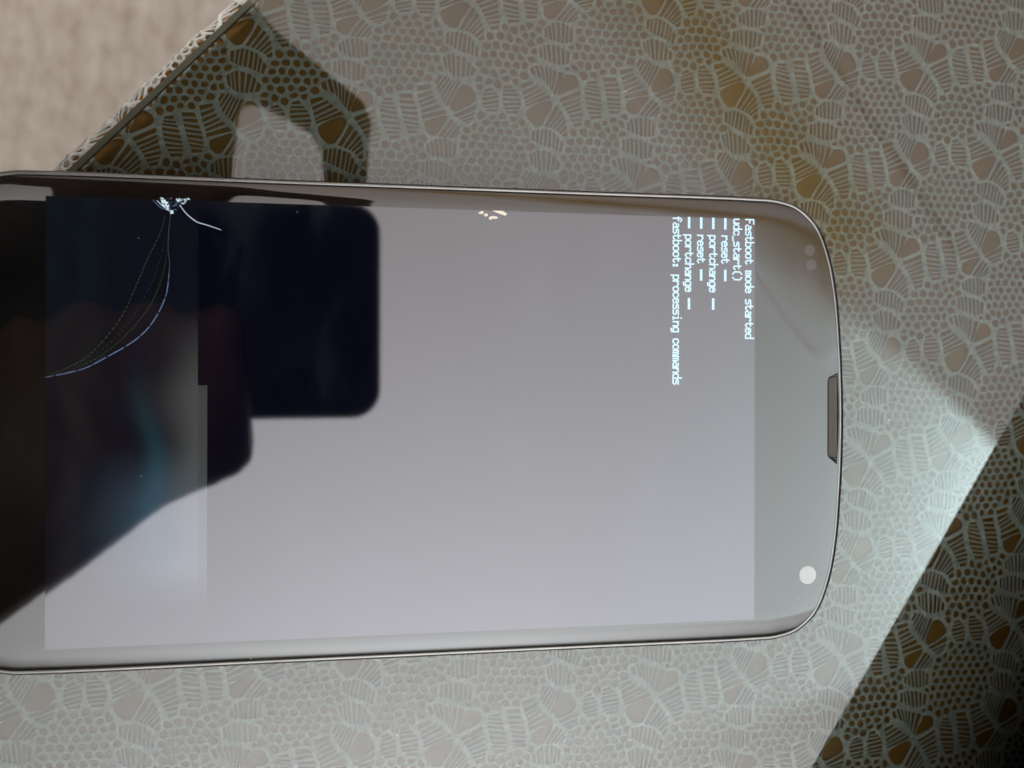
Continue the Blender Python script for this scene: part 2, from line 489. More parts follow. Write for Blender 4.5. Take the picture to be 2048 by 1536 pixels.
# net: small round openings spread through what the leaves leave free
SP = 1.42
ORG = Vector(LADDERS[0][0][0]) - P1 * 0.5 - P2 * 0.5
def wrap(p):
    d = p - ORG
    u = det(d, P2) / det(P1, P2); v = det(P1, d) / det(P1, P2)
    return ORG + P1 * (u - math.floor(u)) + P2 * (v - math.floor(v))
cand = []
for r in range(0, 40):
    for c in range(0, 60):
        p = ORG + Vector((-20 + c * SP + (r % 2) * SP / 2, -4 + r * SP * 0.87))
        d = p - ORG
        u = det(d, P2) / det(P1, P2); v = det(P1, d) / det(P1, P2)
        if 0 <= u < 1 and 0 <= v < 1:
            cand.append(p + Vector((random.uniform(-.25, .25), random.uniform(-.25, .25))))
CORD = 0.47
def free(p, r):
    for b in nearblocks(p):
        if inside(p, b) or dist_poly(p, b) < r:
            return False
    return True
sites = [p for p in cand if free(p, CORD + 0.27)]
samples = []
for b in blocks:
    for i in range(len(b)):
        a = b[i]; c = b[(i + 1) % len(b)]
        for t in range(4):
            samples.append(a.lerp(c, t / 4))
smp_all = [s + sh for s in samples for sh in shifts]
SA = np.array([(s.x, s.y) for s in smp_all])
def cell(p, others, half):
    poly = [p + Vector((math.cos(a) * 1.15, math.sin(a) * 1.15)) for a in [k * math.pi / 6 for k in range(12)]]
    for o in others:
        d = o - p
        L = d.length
        if L < 1e-6: continue
        d = d / L
        poly = clip(poly, p + d * (L / 2 - half), d)
        if len(poly) < 3: return None
    dd = np.hypot(SA[:, 0] - p.x, SA[:, 1] - p.y)
    for idx in np.nonzero(dd < 1.9)[0]:
        s = Vector(SA[idx]); d = s - p
        L = d.length
        if L < 1e-6: return None
        d = d / L
        poly = clip(poly, p + d * max(L - CORD + (0.18 if half == 0 else 0), 0.02), d)
        if len(poly) < 3: return None
    return poly
for it in range(14):
    img = [s + sh for s in sites for sh in shifts[:]]
    IA = np.array([(s.x, s.y) for s in img])
    new = []
    for p in sites:
        dd = np.hypot(IA[:, 0] - p.x, IA[:, 1] - p.y)
        oth = [img[i] for i in np.nonzero((dd < 3.2) & (dd > 1e-5))[0]]
        if any((o - p).length < 0.55 for o in oth) and random.random() < 0.5:
            continue
        poly = cell(p, oth, 0.0)
        if poly is None: continue
        new.append(wrap(p.lerp(centroid(poly), 0.75)))
    sites = new
    if it in (2, 4, 6, 8, 10):                       # put more where a gap is left
        for p in cand:
            pj = p + Vector((random.uniform(-.5, .5), random.uniform(-.5, .5)))
            if free(pj, CORD + 0.2) and all((wrap(pj) + sh - s).length > 1.0 for s in sites for sh in (Vector((0, 0)), P1, -P1, P2, -P2)):
                sites.append(wrap(pj))
img = [s + sh for s in sites for sh in shifts]
IA = np.array([(s.x, s.y) for s in img])
for p in sites:
    dd = np.hypot(IA[:, 0] - p.x, IA[:, 1] - p.y)
    oth = [img[i] for i in np.nonzero((dd < 3.2) & (dd > 1e-5))[0]]
    poly = cell(p, oth, 0.175)
    if poly is None or abs(area2(poly)) < 0.07: continue
    # simplify to at most seven corners, then round
    cc = centroid(poly)
    pts = []
    off = random.random()
    for a in range(7):
        d = Vector((math.cos((a + off) * 2 * math.pi / 7), math.sin((a + off) * 2 * math.pi / 7)))
        best = 1e9
        for i in range(len(poly)):
            A0 = poly[i]; B0 = poly[(i + 1) % len(poly)]
            den = det(d, B0 - A0)
            if abs(den) < 1e-9: continue
            t = det(A0 - cc, B0 - A0) / den
            s = det(A0 - cc, d) / den
            if t > 0 and -1e-6 <= s <= 1 + 1e-6: best = min(best, t)
        if best < 1e8: pts.append(cc + d * best)
    if len(pts) >= 5:
        holes.append(chaikin(pts, 0.3))

# one repeat, cut out of a parallelogram
o0 = ORG; cn = [ORG, ORG + P1, ORG + P1 + P2, ORG + P2]
def outn(a, b):
    d = (b - a).normalized(); return Vector((d.y, -d.x))
cell_holes = []
for h in holes:
    for s in shifts:
        q = [v + s for v in h]
        for i in range(4):
            a = cn[i]; b = cn[(i + 1) % 4]
            q = clip(q, a, outn(a, b))
            if len(q) < 3: break
        if len(q) >= 3 and abs(area2(q)) > 1e-4:
            if area2(q) < 0: q = q[::-1]
            cell_holes.append(q)
V = list(cn); EDG = [(0, 1), (1, 2), (2, 3), (3, 0)]; FC = []
for h in cell_holes:
    b = len(V); V += h
    FC.append(list(range(b, b + len(h))))
res = delaunay_2d_cdt(V, EDG, FC, 0, 1e-6)
cv, _, cf, _, _, forig = res
tris = [f for f, og in zip(cf, forig) if not og]
cv = np.array([(v.x, v.y) for v in cv])
def incell(c):
    for i in range(4):
        a = cn[i]; b = cn[(i + 1) % 4]
        if (Vector(c) - a).dot(outn(a, b)) > 1e-5: return False
    return True
T = []
for f in tris:
    if len(f) != 3: continue
    c = cv[list(f)].mean(0)
    if any(all(abs((Vector(cv[i]) - cn[k]).dot(outn(cn[k], cn[(k + 1) % 4]))) < 3e-3 for i in f) for k in range(4)):
        continue                                  # hair-thin leftovers along the cut
    if incell(c): T.append(f)
T = np.array(T)
TC = []                                          # 1: twisted outline cords of the leaves, 0: thin bars and net
for f in T:
    c = Vector(cv[list(f)].mean(0))
    nb_ = nearblocks(c)
    if any(inside(c, b_) for b_ in nb_): TC.append(0)
    else: TC.append(1 if min((dist_poly(c, b_) for b_ in nb_), default=9) < CORD * 0.7 else 0)
TC = np.array(TC, dtype=np.int32)
# walls along the rim of each opening (not along the cut of the repeat)
ecount = {}
for f in T:
    for a, b in ((f[0], f[1]), (f[1], f[2]), (f[2], f[0])):
        if (b, a) in ecount: ecount[(b, a)] += 1
        else: ecount[(a, b)] = ecount.get((a, b), 0) + 1
def oncut(i):
    p = Vector(cv[i])
    return [k for k in range(4) if abs((p - cn[k]).dot(outn(cn[k], cn[(k + 1) % 4]))) < 3e-3]
rim_e = [e for e, c in ecount.items() if c == 1 and not set(oncut(e[0])) & set(oncut(e[1]))]
rim_e = np.array(rim_e)
nv = len(cv)
THICK = 0.30
VV = []; FF = []; MI = []; base = 0
FOLD = 1.6; FR = 1.5
for i in range(-14, 15):
    for j in range(-30, 31):
        sh = np.array(P1 * i + P2 * j)
        c = Vector(np.array(ORG) + sh) + (P1 + P2) * 0.5
        d = c - EDGE0
        b = d.dot(N); a = d.dot(E)
        if b > 60 or b < -250 or a < -190 or a > 260: continue
        near = -120 < c.x < 135 and -95 < c.y < 110
        xy = cv + sh
        if near:
            VV.append(np.c_[xy, np.zeros(nv)]); VV.append(np.c_[xy, np.full(nv, -THICK)])
            FF.append(T + base); MI.append(TC); MI.append(np.zeros(2 * len(rim_e), dtype=np.int32))
            w = rim_e
            FF.append(np.c_[w[:, 1], w[:, 0], w[:, 0] + nv] + base)
            FF.append(np.c_[w[:, 1], w[:, 0] + nv, w[:, 1] + nv] + base)
            base += 2 * nv
        else:
            VV.append(np.c_[xy, np.zeros(nv)]); FF.append(T + base); MI.append(TC); base += nv
VV = np.concatenate(VV); FF = np.concatenate(FF)
# uneven weave, then over the edge of the table
x, y = VV[:, 0].copy(), VV[:, 1].copy()
VV[:, 0] += 0.16 * np.sin(x * 0.21 + y * 0.13) + 0.10 * np.sin(y * 0.47 + 1.0) + 0.05 * np.sin(x * 1.7 + y * 1.1)
VV[:, 1] += 0.16 * np.sin(y * 0.19 - x * 0.11 + 2) + 0.10 * np.sin(x * 0.53) + 0.05 * np.sin(y * 1.9 - x * 1.3)
VV[:, 2] += LACE_Z + 0.05 * np.sin(x * 0.9) * np.sin(y * 0.8)
b = (VV[:, 0] - EDGE0.x) * N.x + (VV[:, 1] - EDGE0.y) * N.y
s = b - FOLD
rr = FR + (VV[:, 2] - LACE_Z) + 0.10 * np.sin(x * 0.35 + y * 0.4)
ang = np.clip(s / FR, 0, math.pi / 2)
over = np.clip(s - FR * math.pi / 2, 0, None)
nb = np.where(s > 0, FOLD + rr * np.sin(ang) + 0.03 * over, b)
VV[:, 2] = np.where(s > 0, LACE_Z - FR + rr * np.cos(ang) - over, VV[:, 2])
VV[:, 0] += (nb - b) * N.x; VV[:, 1] += (nb - b) * N.y
VV *= MM
me = bpy.data.meshes.new("tablecloth")
me.vertices.add(len(VV)); me.vertices.foreach_set("co", VV.astype(np.float32).ravel())
me.loops.add(len(FF) * 3); me.loops.foreach_set("vertex_index", FF.astype(np.int32).ravel())
me.polygons.add(len(FF)); me.polygons.foreach_set("loop_start", np.arange(0, len(FF) * 3, 3, dtype=np.int32))
me.polygons.foreach_set("material_index", np.concatenate(MI))
me.update()
tag(link("tablecloth", me, [M['lace'], M['cord']]), "off-white lace tablecloth of leaf shaped cells and round mesh under the glass", "tablecloth")
print("lace: net openings", len(sites), "tris", len(FF))

# ------------------------------------------------------------------ glass pane
PT = 4.5
bm = bmesh.new()
ring = [ef(-470, 0), ef(550, 0), ef(550, -700), ef(-470, -700)]
ring = ring[::-1]
zs = [0.0, -3.5, -PT]
lay = [[bm.verts.new((v.x * MM, v.y * MM, z * MM)) for v in ring] for z in zs]
f = bm.faces.new(lay[0]); f.material_index = 0
f = bm.faces.new(lay[2][::-1]); f.material_index = 1
for r in range(2):
    for i in range(4):
        j = (i + 1) % 4
        f = bm.faces.new((lay[r][j], lay[r][i], lay[r + 1][i], lay[r + 1][j])); f.material_index = 2 + r
bmesh.ops.recalc_face_normals(bm, faces=bm.faces)
me = bpy.data.meshes.new("glass_pane"); bm.to_mesh(me); bm.free()
tag(link("glass_pane", me, [M['pane_top'], M['pane_clear'], M['pane_edge'], M['pane_arris']]),
    "smoke tinted glass pane lying over the lace tablecloth", "glass pane")

# ------------------------------------------------------------------ the phone on the table
phone = tag(empty("smartphone", (-9.25, 0, 0)), "black smartphone with cracked screen showing white console text, lying on the glass", "phone")
half = [(57.70, 0), (57.62, 5), (57.36, 10.8), (56.62, 19.4), (55.36, 25.5), (53.28, 30.2), (50.0, 33.05), (46.4, 34.1), (42.0, 34.30)]
CX = -9.25
pts = []
right_top = half[::-1]                                  # from the long side to the end's middle
right = right_top + [(x, -y) for x, y in half[1:]]      # down the right end
left = [(2 * CX - x, y) for x, y in right][::-1]
ctrl = right + [(15, -34.3), (-30, -34.3)] + left[:] + [(-30, 34.3), (15, 34.3)]
ctrl = [Vector(c) for c in ctrl]
def catmull(c, k=6):
    out = []
    n = len(c)
    for i in range(n):
        p0, p1, p2, p3 = c[i - 1], c[i], c[(i + 1) % n], c[(i + 2) % n]
        d01 = max((p1 - p0).length ** .5, 1e-6); d12 = max((p2 - p1).length ** .5, 1e-6); d23 = max((p3 - p2).length ** .5, 1e-6)
        for s in range(k):
            t = d01 + d12 * s / k
            t0, t1, t2, t3 = 0, d01, d01 + d12, d01 + d12 + d23
            A1 = p0 * ((t1 - t) / (t1 - t0)) + p1 * ((t - t0) / (t1 - t0))
            A2 = p1 * ((t2 - t) / (t2 - t1)) + p2 * ((t - t1) / (t2 - t1))
            A3 = p2 * ((t3 - t) / (t3 - t2)) + p3 * ((t - t2) / (t3 - t2))
            B1 = A1 * ((t2 - t) / (t2 - t0)) + A2 * ((t - t0) / (t2 - t0))
            B2 = A2 * ((t3 - t) / (t3 - t1)) + A3 * ((t - t1) / (t3 - t1))
            out.append(B1 * ((t2 - t) / (t2 - t1)) + B2 * ((t - t1) / (t2 - t1)))
    return out
OUT = catmull(ctrl)
if area2(OUT) < 0: OUT = OUT[::-1]
nO = len(OUT)
NRM = []
for i in range(nO):
    d = (OUT[(i + 1) % nO] - OUT[i - 1]).normalized()
    NRM.append(Vector((d.y, -d.x)))
def rings(name, prof, mats, cap_top=False, cap_bot=False, outline=OUT, normals=NRM, bend=False, flare=0.0):
    """prof: list of (inset, z) from the underside up to the top"""
    verts = []; faces = []
    n = len(outline)
    for ins, z, *fl in prof:
        for p, nn in zip(outline, normals):
            q = p - nn * (ins + (fl[0] if fl else flare) * max(0.0, nn.x) ** 2)
            if bend and z > 8.5:                       # only the long sides of the glass curve down
                verts.append((q.x, q.y, 9.10 - (9.10 - z) * (0.02 + 0.98 * nn.y ** 4))); continue
            verts.append((q.x, q.y, z))
    for r in range(len(prof) - 1):
        for i in range(n):
            j = (i + 1) % n
            faces.append((r * n + i, r * n + j, (r + 1) * n + j, (r + 1) * n + i))
    if cap_top: faces.append(tuple((len(prof) - 1) * n + i for i in range(n)))
    if cap_bot: faces.append(tuple(reversed(range(n))))
    return mesh(name, verts, faces)
link("back_shell", rings("back_shell", [(8, 0.25), (4.5, 0.45), (2.4, 1.3), (1.15, 2.9), (0.35, 4.8), (0.06, 6.2), (0.0, 7.4), (0.0, 8.02), (0.05, 8.22), (0.17, 8.36, 0.3)], M['shell'], False, True), M['shell'], phone, True)
link("rim", rings("rim", [(0.15, 8.30), (0.18, 8.52), (0.25, 8.63), (0.38, 8.68), (0.58, 8.68), (0.69, 8.63), (0.73, 8.5), (0.74, 8.2)], M['rim'], flare=0.3), M['rim'], phone, True)
link("seam", rings("seam", [(0.74, 8.22), (0.9, 8.24)], M['gap'], flare=0.3), M['gap'], phone, False)
cov = link("cover_glass", rings("cover_glass", [(0.80, 8.2), (0.805, 8.74), (0.9, 8.775), (1.4, 8.865), (1.9, 8.945), (2.4, 9.005), (2.9, 9.048), (3.4, 9.075), (4.0, 9.092), (4.8, 9.10)], M['cover'], True, bend=True, flare=0.3), M['cover'], phone, True)
link("bezel", rings("bezel", [(0.88, 8.21), (1.05, 8.32)], M['bezel'], True), M['bezel'], phone)
DX0, DX1, DY0, DY1 = -60.0, 42.4, -30.7, 30.7
DZ = 9.104
disp = link("display", mesh("display", [(DX0, DY0, DZ), (DX1, DY0, DZ), (DX1, DY1, DZ), (DX0, DY1, DZ)], [(0, 1, 2, 3)]), M['display'], phone)

# the broken end of the display
def sst(a, b, v):
    t = min(1, max(0, (v - a) / (b - a))); return t * t * (3 - 2 * t)
def picture(x, y):
    if x > -40.07 and y > 5.15: return (0, 0, 0)
    up = 1 - sst(2, 17, y); dn = sst(-26.5, -19, y)
    a = up * dn
    nz = 0.5 + 0.5 * math.sin(x * 1.1 + 2.1 * math.sin(y * 0.23)) * math.sin(y * 0.31 + 1.3)
    st = 0.90 + 0.10 * math.sin(x * 2 * math.pi / 0.42)
    g = math.exp(-((x + 39.5) / (4.2 + 0.6 * math.sin(y * 0.5))) ** 2)
    t = math.exp(-((x + 46.4 + 0.9 * math.sin(y * 0.35) + 0.08 * (y + 5)) / 1.5) ** 2) * math.exp(-((y + 5) / 9.0) ** 2)
    bl = sst(-2, -14, y) * math.exp(-((x + 45) / 7.0) ** 2)
    br = math.exp(-((x + 56) / 4.0) ** 2)
    r = 0.0035 + 0.062 * g * a + 0.002 * t * a + 0.030 * bl * dn + 0.007 * br * up * nz
    gg = 0.0038 + 0.066 * g * a + 0.026 * t * a + 0.058 * bl * dn + 0.005 * br * nz
    b = 0.0055 + 0.060 * g * a + 0.034 * t * a + 0.085 * bl * dn + 0.001 * br + 0.003 * nz
    if x > -40.07: st *= 0.8
    lo = sst(-30.7, -26, y) * 0.8 + 0.2
    return (r * st * lo, gg * st * lo, b * st * lo)
gx = [DX0 + (21.16) * i / 150 for i in range(151)]
gy = [DY0 + (DY1 - DY0) * j / 120 for j in range(121)]
verts = [(x_, y_, DZ + 0.004) for y_ in gy for x_ in gx]
faces = []
for j in range(120):
    for i in range(150):
        xm = (gx[i] + gx[i + 1]) / 2; ym = (gy[j] + gy[j + 1]) / 2
        if xm > -40.07 and ym > 5.15: continue
        faces.append((j * 151 + i, j * 151 + i + 1, (j + 1) * 151 + i + 1, (j + 1) * 151 + i))
me = mesh("broken_patch", verts, faces)
ca = me.color_attributes.new("picture", 'FLOAT_COLOR', 'POINT')
ca.data.foreach_set("color", np.array([(*picture(v[0], v[1]), 1) for v in verts], dtype=np.float32).ravel())
patch = link("broken_patch", me, M['broken'], disp)
patch["label"] = "broken end of the display glowing dim grey and teal"

# console text, five by twelve pixel letters
G = {
'F': ["#####", "#....", "#....", "#....", "####.", "#....", "#....", "#....", "#...."],
'a': ["", "", "", ".###.", "....#", ".####", "#...#", "#...#", ".####"],
's': ["", "", "", ".####", "#....", ".###.", "....#", "....#", "####."],
't': ["", ".#...", ".#...", "####.", ".#...", ".#...", ".#...", ".#..#", "..##."],
'b': ["#....", "#....", "#....", "####.", "#...#", "#...#", "#...#", "#...#", "####."],
'o': ["", "", "", ".###.", "#...#", "#...#", "#...#", "#...#", ".###."],
'm': ["", "", "", "##.#.", "#.#.#", "#.#.#", "#.#.#", "#.#.#", "#.#.#"],
'd': ["....#", "....#", "....#", ".####", "#...#", "#...#", "#...#", "#...#", ".####"],
'e': ["", "", "", ".###.", "#...#", "#####", "#....", "#...#", ".###."],
'r': ["", "", "", "#.##.", "##..#", "#....", "#....", "#....", "#...."],
'u': ["", "", "", "#...#", "#...#", "#...#", "#...#", "#..##", ".##.#"],
'c': ["", "", "", ".###.", "#...#", "#....", "#....", "#...#", ".###."],
'_': ["", "", "", "", "", "", "", "", "", "#####"],
'(': ["...#.", "..#..", ".#...", ".#...", ".#...", ".#...", ".#...", ".#...", "..#..", "...#."],
')': [".#...", "..#..", "...#.", "...#.", "...#.", "...#.", "...#.", "...#.", "..#..", ".#..."],
'-': ["", "", "", "", "#####", "#####"],
'p': ["", "", "", "####.", "#...#", "#...#", "#...#", "#...#", "####.", "#....", "#...."],
'h': ["#....", "#....", "#....", "#.##.", "##..#", "#...#", "#...#", "#...#", "#...#"],
'n': ["", "", "", "#.##.", "##..#", "#...#", "#...#", "#...#", "#...#"],
'g': ["", "", "", ".####", "#...#", "#...#", "#...#", "#...#", ".####", "....#", ".###."],
'f': ["..##.", ".#..#", ".#...", "####.", ".#...", ".#...", ".#...", ".#...", ".#..."],
':': ["", "", "", "", ".##..", ".##..", "", ".##..", ".##.."],
'i': ["..#..", "", "", ".##..", "..#..", "..#..", "..#..", "..#..", ".###."],
}
LINES = ["Fastboot mode started", "udc_start()", "-- reset --", "-- portchange --", "-- reset --", "-- portchange --",
         "fastboot: processing commands"]
PX = 0.16; ADV = 0.878
TX = 42.25; TY = 30.72
for li, s_ in enumerate(LINES):
    vv = []; ff = []
    for ci, ch in enumerate(s_):
        if ch not in G: continue
        for r, row in enumerate(G[ch]):
            for c, v in enumerate(row):
                if v != '#': continue
                x1 = TX - li * 1.945 - r * PX + 0.035; x0 = x1 - PX - 0.07
                y1 = TY - ci * ADV - c * PX + 0.03; y0 = y1 - PX - 0.06
                b_ = len(vv)
                vv += [(x0, y0, DZ + 0.008), (x1, y0, DZ + 0.008), (x1, y1, DZ + 0.008), (x0, y1, DZ + 0.008)]
                ff.append((b_, b_ + 1, b_ + 2, b_ + 3))
    o = link("text_line", mesh("text_line", vv, ff), M['text'], disp)
    o["label"] = "line of small white console text on the display"

# cracks in the display that leak light
def ribbon(pts, w, z=DZ + 0.012, dash=None, sub=10):
    P = [Vector(p_) for p_ in pts]
    line = []
    for i in range(len(P) - 1):
        p0 = P[max(i - 1, 0)]; p1 = P[i]; p2 = P[i + 1]; p3 = P[min(i + 2, len(P) - 1)]
        for s_ in range(sub):
            t = s_ / sub
            line.append(0.5 * ((2 * p1) + (p2 - p0) * t + (2 * p0 - 5 * p1 + 4 * p2 - p3) * t * t + (3 * p1 - p0 - 3 * p2 + p3) * t ** 3))
    line.append(P[-1])
    vv = []; ff = []
    n = len(line)
    for i, p_ in enumerate(line):
        d = (line[min(i + 1, n - 1)] - line[max(i - 1, 0)]).normalized()
        k_ = Vector((-d.y, d.x)); e = w / 2 * (0.35 + 0.65 * math.sin(math.pi * min(1, max(0.04, (i + 1) / (n + 1)))) ** .5)
        vv += [(*(p_ + k_ * e), z), (*(p_ - k_ * e), z)]
    for i in range(n - 1):
        if dash and (i % dash[0]) >= dash[1]: continue
        ff.append((2 * i, 2 * i + 1, 2 * i + 3, 2 * i + 2))
    return mesh("crack_line", vv, ff)
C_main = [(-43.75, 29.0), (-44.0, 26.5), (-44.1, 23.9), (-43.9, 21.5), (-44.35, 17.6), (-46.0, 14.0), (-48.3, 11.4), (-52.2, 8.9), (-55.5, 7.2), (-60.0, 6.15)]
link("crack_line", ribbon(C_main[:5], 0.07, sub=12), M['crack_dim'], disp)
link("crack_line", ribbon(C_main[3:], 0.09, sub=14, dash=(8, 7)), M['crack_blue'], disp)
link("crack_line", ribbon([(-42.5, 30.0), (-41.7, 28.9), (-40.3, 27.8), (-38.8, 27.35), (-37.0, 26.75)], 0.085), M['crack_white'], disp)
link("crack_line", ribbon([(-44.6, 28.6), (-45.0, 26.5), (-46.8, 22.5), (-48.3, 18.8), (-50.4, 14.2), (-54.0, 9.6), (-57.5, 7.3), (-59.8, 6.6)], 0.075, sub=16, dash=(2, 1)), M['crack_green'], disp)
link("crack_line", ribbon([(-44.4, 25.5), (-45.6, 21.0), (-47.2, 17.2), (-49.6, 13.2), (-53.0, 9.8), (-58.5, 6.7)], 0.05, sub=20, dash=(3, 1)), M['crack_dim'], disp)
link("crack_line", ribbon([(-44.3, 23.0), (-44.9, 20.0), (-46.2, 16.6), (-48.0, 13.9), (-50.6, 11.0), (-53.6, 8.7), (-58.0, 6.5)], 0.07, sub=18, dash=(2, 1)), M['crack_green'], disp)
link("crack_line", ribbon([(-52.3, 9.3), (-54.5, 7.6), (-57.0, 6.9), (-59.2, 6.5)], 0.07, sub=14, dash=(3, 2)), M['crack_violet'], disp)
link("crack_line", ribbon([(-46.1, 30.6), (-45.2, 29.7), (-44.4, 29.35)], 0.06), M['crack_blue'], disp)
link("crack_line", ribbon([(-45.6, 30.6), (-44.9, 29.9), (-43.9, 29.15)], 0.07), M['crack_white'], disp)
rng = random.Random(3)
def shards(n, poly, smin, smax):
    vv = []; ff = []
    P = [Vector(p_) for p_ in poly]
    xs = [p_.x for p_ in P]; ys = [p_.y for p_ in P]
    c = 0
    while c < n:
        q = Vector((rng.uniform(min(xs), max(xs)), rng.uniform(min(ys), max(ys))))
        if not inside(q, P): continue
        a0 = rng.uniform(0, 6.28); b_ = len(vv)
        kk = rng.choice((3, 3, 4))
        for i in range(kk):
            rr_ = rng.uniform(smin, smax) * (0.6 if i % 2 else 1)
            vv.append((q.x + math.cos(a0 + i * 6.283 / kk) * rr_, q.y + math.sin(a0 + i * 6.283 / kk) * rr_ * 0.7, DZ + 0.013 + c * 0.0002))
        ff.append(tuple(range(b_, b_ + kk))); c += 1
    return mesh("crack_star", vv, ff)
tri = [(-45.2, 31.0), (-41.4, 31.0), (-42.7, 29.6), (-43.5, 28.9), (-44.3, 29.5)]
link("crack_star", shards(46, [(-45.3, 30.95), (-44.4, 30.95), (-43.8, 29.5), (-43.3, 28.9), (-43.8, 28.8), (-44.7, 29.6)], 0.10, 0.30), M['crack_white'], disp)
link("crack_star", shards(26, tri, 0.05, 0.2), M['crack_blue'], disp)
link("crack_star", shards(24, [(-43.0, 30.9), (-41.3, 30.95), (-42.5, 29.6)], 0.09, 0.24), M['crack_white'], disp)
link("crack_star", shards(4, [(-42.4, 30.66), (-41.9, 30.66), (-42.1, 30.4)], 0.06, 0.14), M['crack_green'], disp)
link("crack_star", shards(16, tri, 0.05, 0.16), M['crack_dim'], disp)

# earpiece, camera, sensors
TOPZ = 9.10
def disc(name, cx, cy, z, r, mat, parent, h=0.03, n=28):
    vv = [(cx + math.cos(i * 2 * math.pi / n) * r, cy + math.sin(i * 2 * math.pi / n) * r, z) for i in range(n)]
    vv += [(v[0], v[1], z - h) for v in vv]
    ff = [tuple(range(n))] + [((i + 1) % n, i, n + i, n + (i + 1) % n) for i in range(n)]
    return link(name, mesh(name, vv, ff), mat, parent)
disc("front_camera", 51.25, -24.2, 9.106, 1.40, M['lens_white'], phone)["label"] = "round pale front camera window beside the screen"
disc("sensor", 51.5, 26.2, 9.106, 0.85, M['sensor'], phone)
disc("sensor", 51.75, 23.9, 9.106, 0.85, M['sensor'], phone)
sl = [(54.50, 6.0), (54.50, -5.5), (54.72, -6.0), (56.12, -7.1), (56.34, -3.5), (56.42, 0.0), (56.38, 3.5), (56.2, 7.2), (54.72, 6.5)]
n = len(sl)
vv = [(a, b_, 9.112) for a, b_ in sl] + [(a, b_, 8.3) for a, b_ in sl]
ear = link("earpiece", mesh("earpiece", vv, [tuple(range(n))[::-1]] + [(i, (i + 1) % n, n + (i + 1) % n, n + i) for i in range(n)]), M['gap'], phone)
vv = []; ff = []
def bar(x0, x1, y0, y1, z0, z1):
    b_ = len(vv)
    vv.extend([(x0, y0, z1), (x1, y0, z1), (x1, y1, z1), (x0, y1, z1), (x0, y0, z0), (x1, y0, z0), (x1, y1, z0), (x0, y1, z0)])
    ff.extend([(b_, b_ + 1, b_ + 2, b_ + 3), (b_ + 4, b_ + 5, b_ + 1, b_), (b_ + 5, b_ + 6, b_ + 2, b_ + 1), (b_ + 6, b_ + 7, b_ + 3, b_ + 2), (b_ + 7, b_ + 4, b_, b_ + 3)])
yy = -6.6
while yy < 6.9:
    xl = 54.62 if -5.6 < yy < 6.0 else 54.62 + (abs(yy) - (5.6 if yy < 0 else 6.0)) * 1.3
    bar(xl, 56.1, yy, yy + 0.16, 9.115, 9.17); yy += 0.34
for xx in (54.8, 55.14, 55.48, 55.82):
    bar(xx, xx + 0.15, -5.9, 6.3, 9.115, 9.175)
link("grille", mesh("grille", vv, ff), M['grille'], ear)

# scuffs and specks on the cover glass
def flake(name, poly, z, mat, h=0.05):
    n_ = len(poly)
    vv_ = [(a, b_, z + h) for a, b_ in poly] + [(a, b_, z) for a, b_ in poly]
    ff_ = [tuple(range(n_))] + [((i + 1) % n_, i, n_ + i, n_ + (i + 1) % n_) for i in range(n_)]
    if area2([Vector(p_) for p_ in poly]) < 0: ff_ = [tuple(reversed(f_)) for f_ in ff_]
    return link(name, mesh(name, vv_, ff_), mat, cov)
def px(u, v): return (-60 + (u - 92) * 0.07237 * (1.0 + 0.0 * u), 0)
flake("scuff", [(-0.75, 30.35), (-0.20, 30.58), (0.12, 30.55), (0.0, 30.18), (-0.38, 30.12)], 9.085, M['flake'])
flake("scuff", [(0.12, 30.1), (0.55, 30.28), (0.78, 30.12), (0.55, 29.80), (0.3, 29.86)], 9.09, M['flake'])
flake("scuff", [(0.85, 29.70), (1.3, 29.92), (2.0, 29.88), (2.25, 29.72), (2.1, 29.55), (1.4, 29.50), (0.95, 29.32)], 9.095, M['flake'])
flake("scuff", [(1.35, 30.70), (2.3, 30.72), (2.95, 30.72), (3.6, 30.28), (3.3, 30.02), (2.5, 30.25)], 9.085, M['flake'])
for cx_, cy_, r_ in ((-26.6, 29.6, 0.16), (-48.0, 25.3, 0.12), (-32.9, -33.2, 0.10), (49.6, -27.7, 0.16), (45.0, 33.4, 0.10), (-38.5, -33.0, 0.12), (-47.6, -7.4, 0.13)):
    pl = [(cx_ + math.cos(i * 1.2566) * r_ * rng.uniform(.5, 1.2) * 0.6, cy_ + math.sin(i * 1.2566) * r_ * rng.uniform(.3, .9) * 0.6) for i in range(5)]
    zz = 9.09 if abs(cy_) < 31 else 8.86
    flake("speck", pl, zz, M['dust'], 0.06)

# crumbs of dust on the pane
for cx_, cy_, r_, lab_ in ((24.5, 51.7, 0.14, "pale dust crumb on the glass above the middle of the phone"),
                           (70.2, -0.5, 0.17, "pale dust crumb on the glass beside the phone's earpiece end"),
                           (-11.5, -48.0, 0.18, "larger pale dust crumb on the glass below the phone's long side"),
                           (-7.6, -49.6, 0.14, "dust crumb lowest on the glass, right beside a larger one")):
    pl = [(cx_ + math.cos(i * 1.2566) * r_ * rng.uniform(.6, 1.4), cy_ + math.sin(i * 1.2566) * r_ * rng.uniform(.3, .8)) for i in range(5)]
    vv_ = [(a, b_, 0.12) for a, b_ in pl] + [(a, b_, 0.005) for a, b_ in pl]
    ff_ = [tuple(range(5))] + [((i + 1) % 5, i, 5 + i, 5 + (i + 1) % 5) for i in range(5)]
    tag(link("dust_crumb", mesh("dust_crumb", vv_, ff_), M['dust']), lab_, "dust", "dust crumbs on the glass pane")

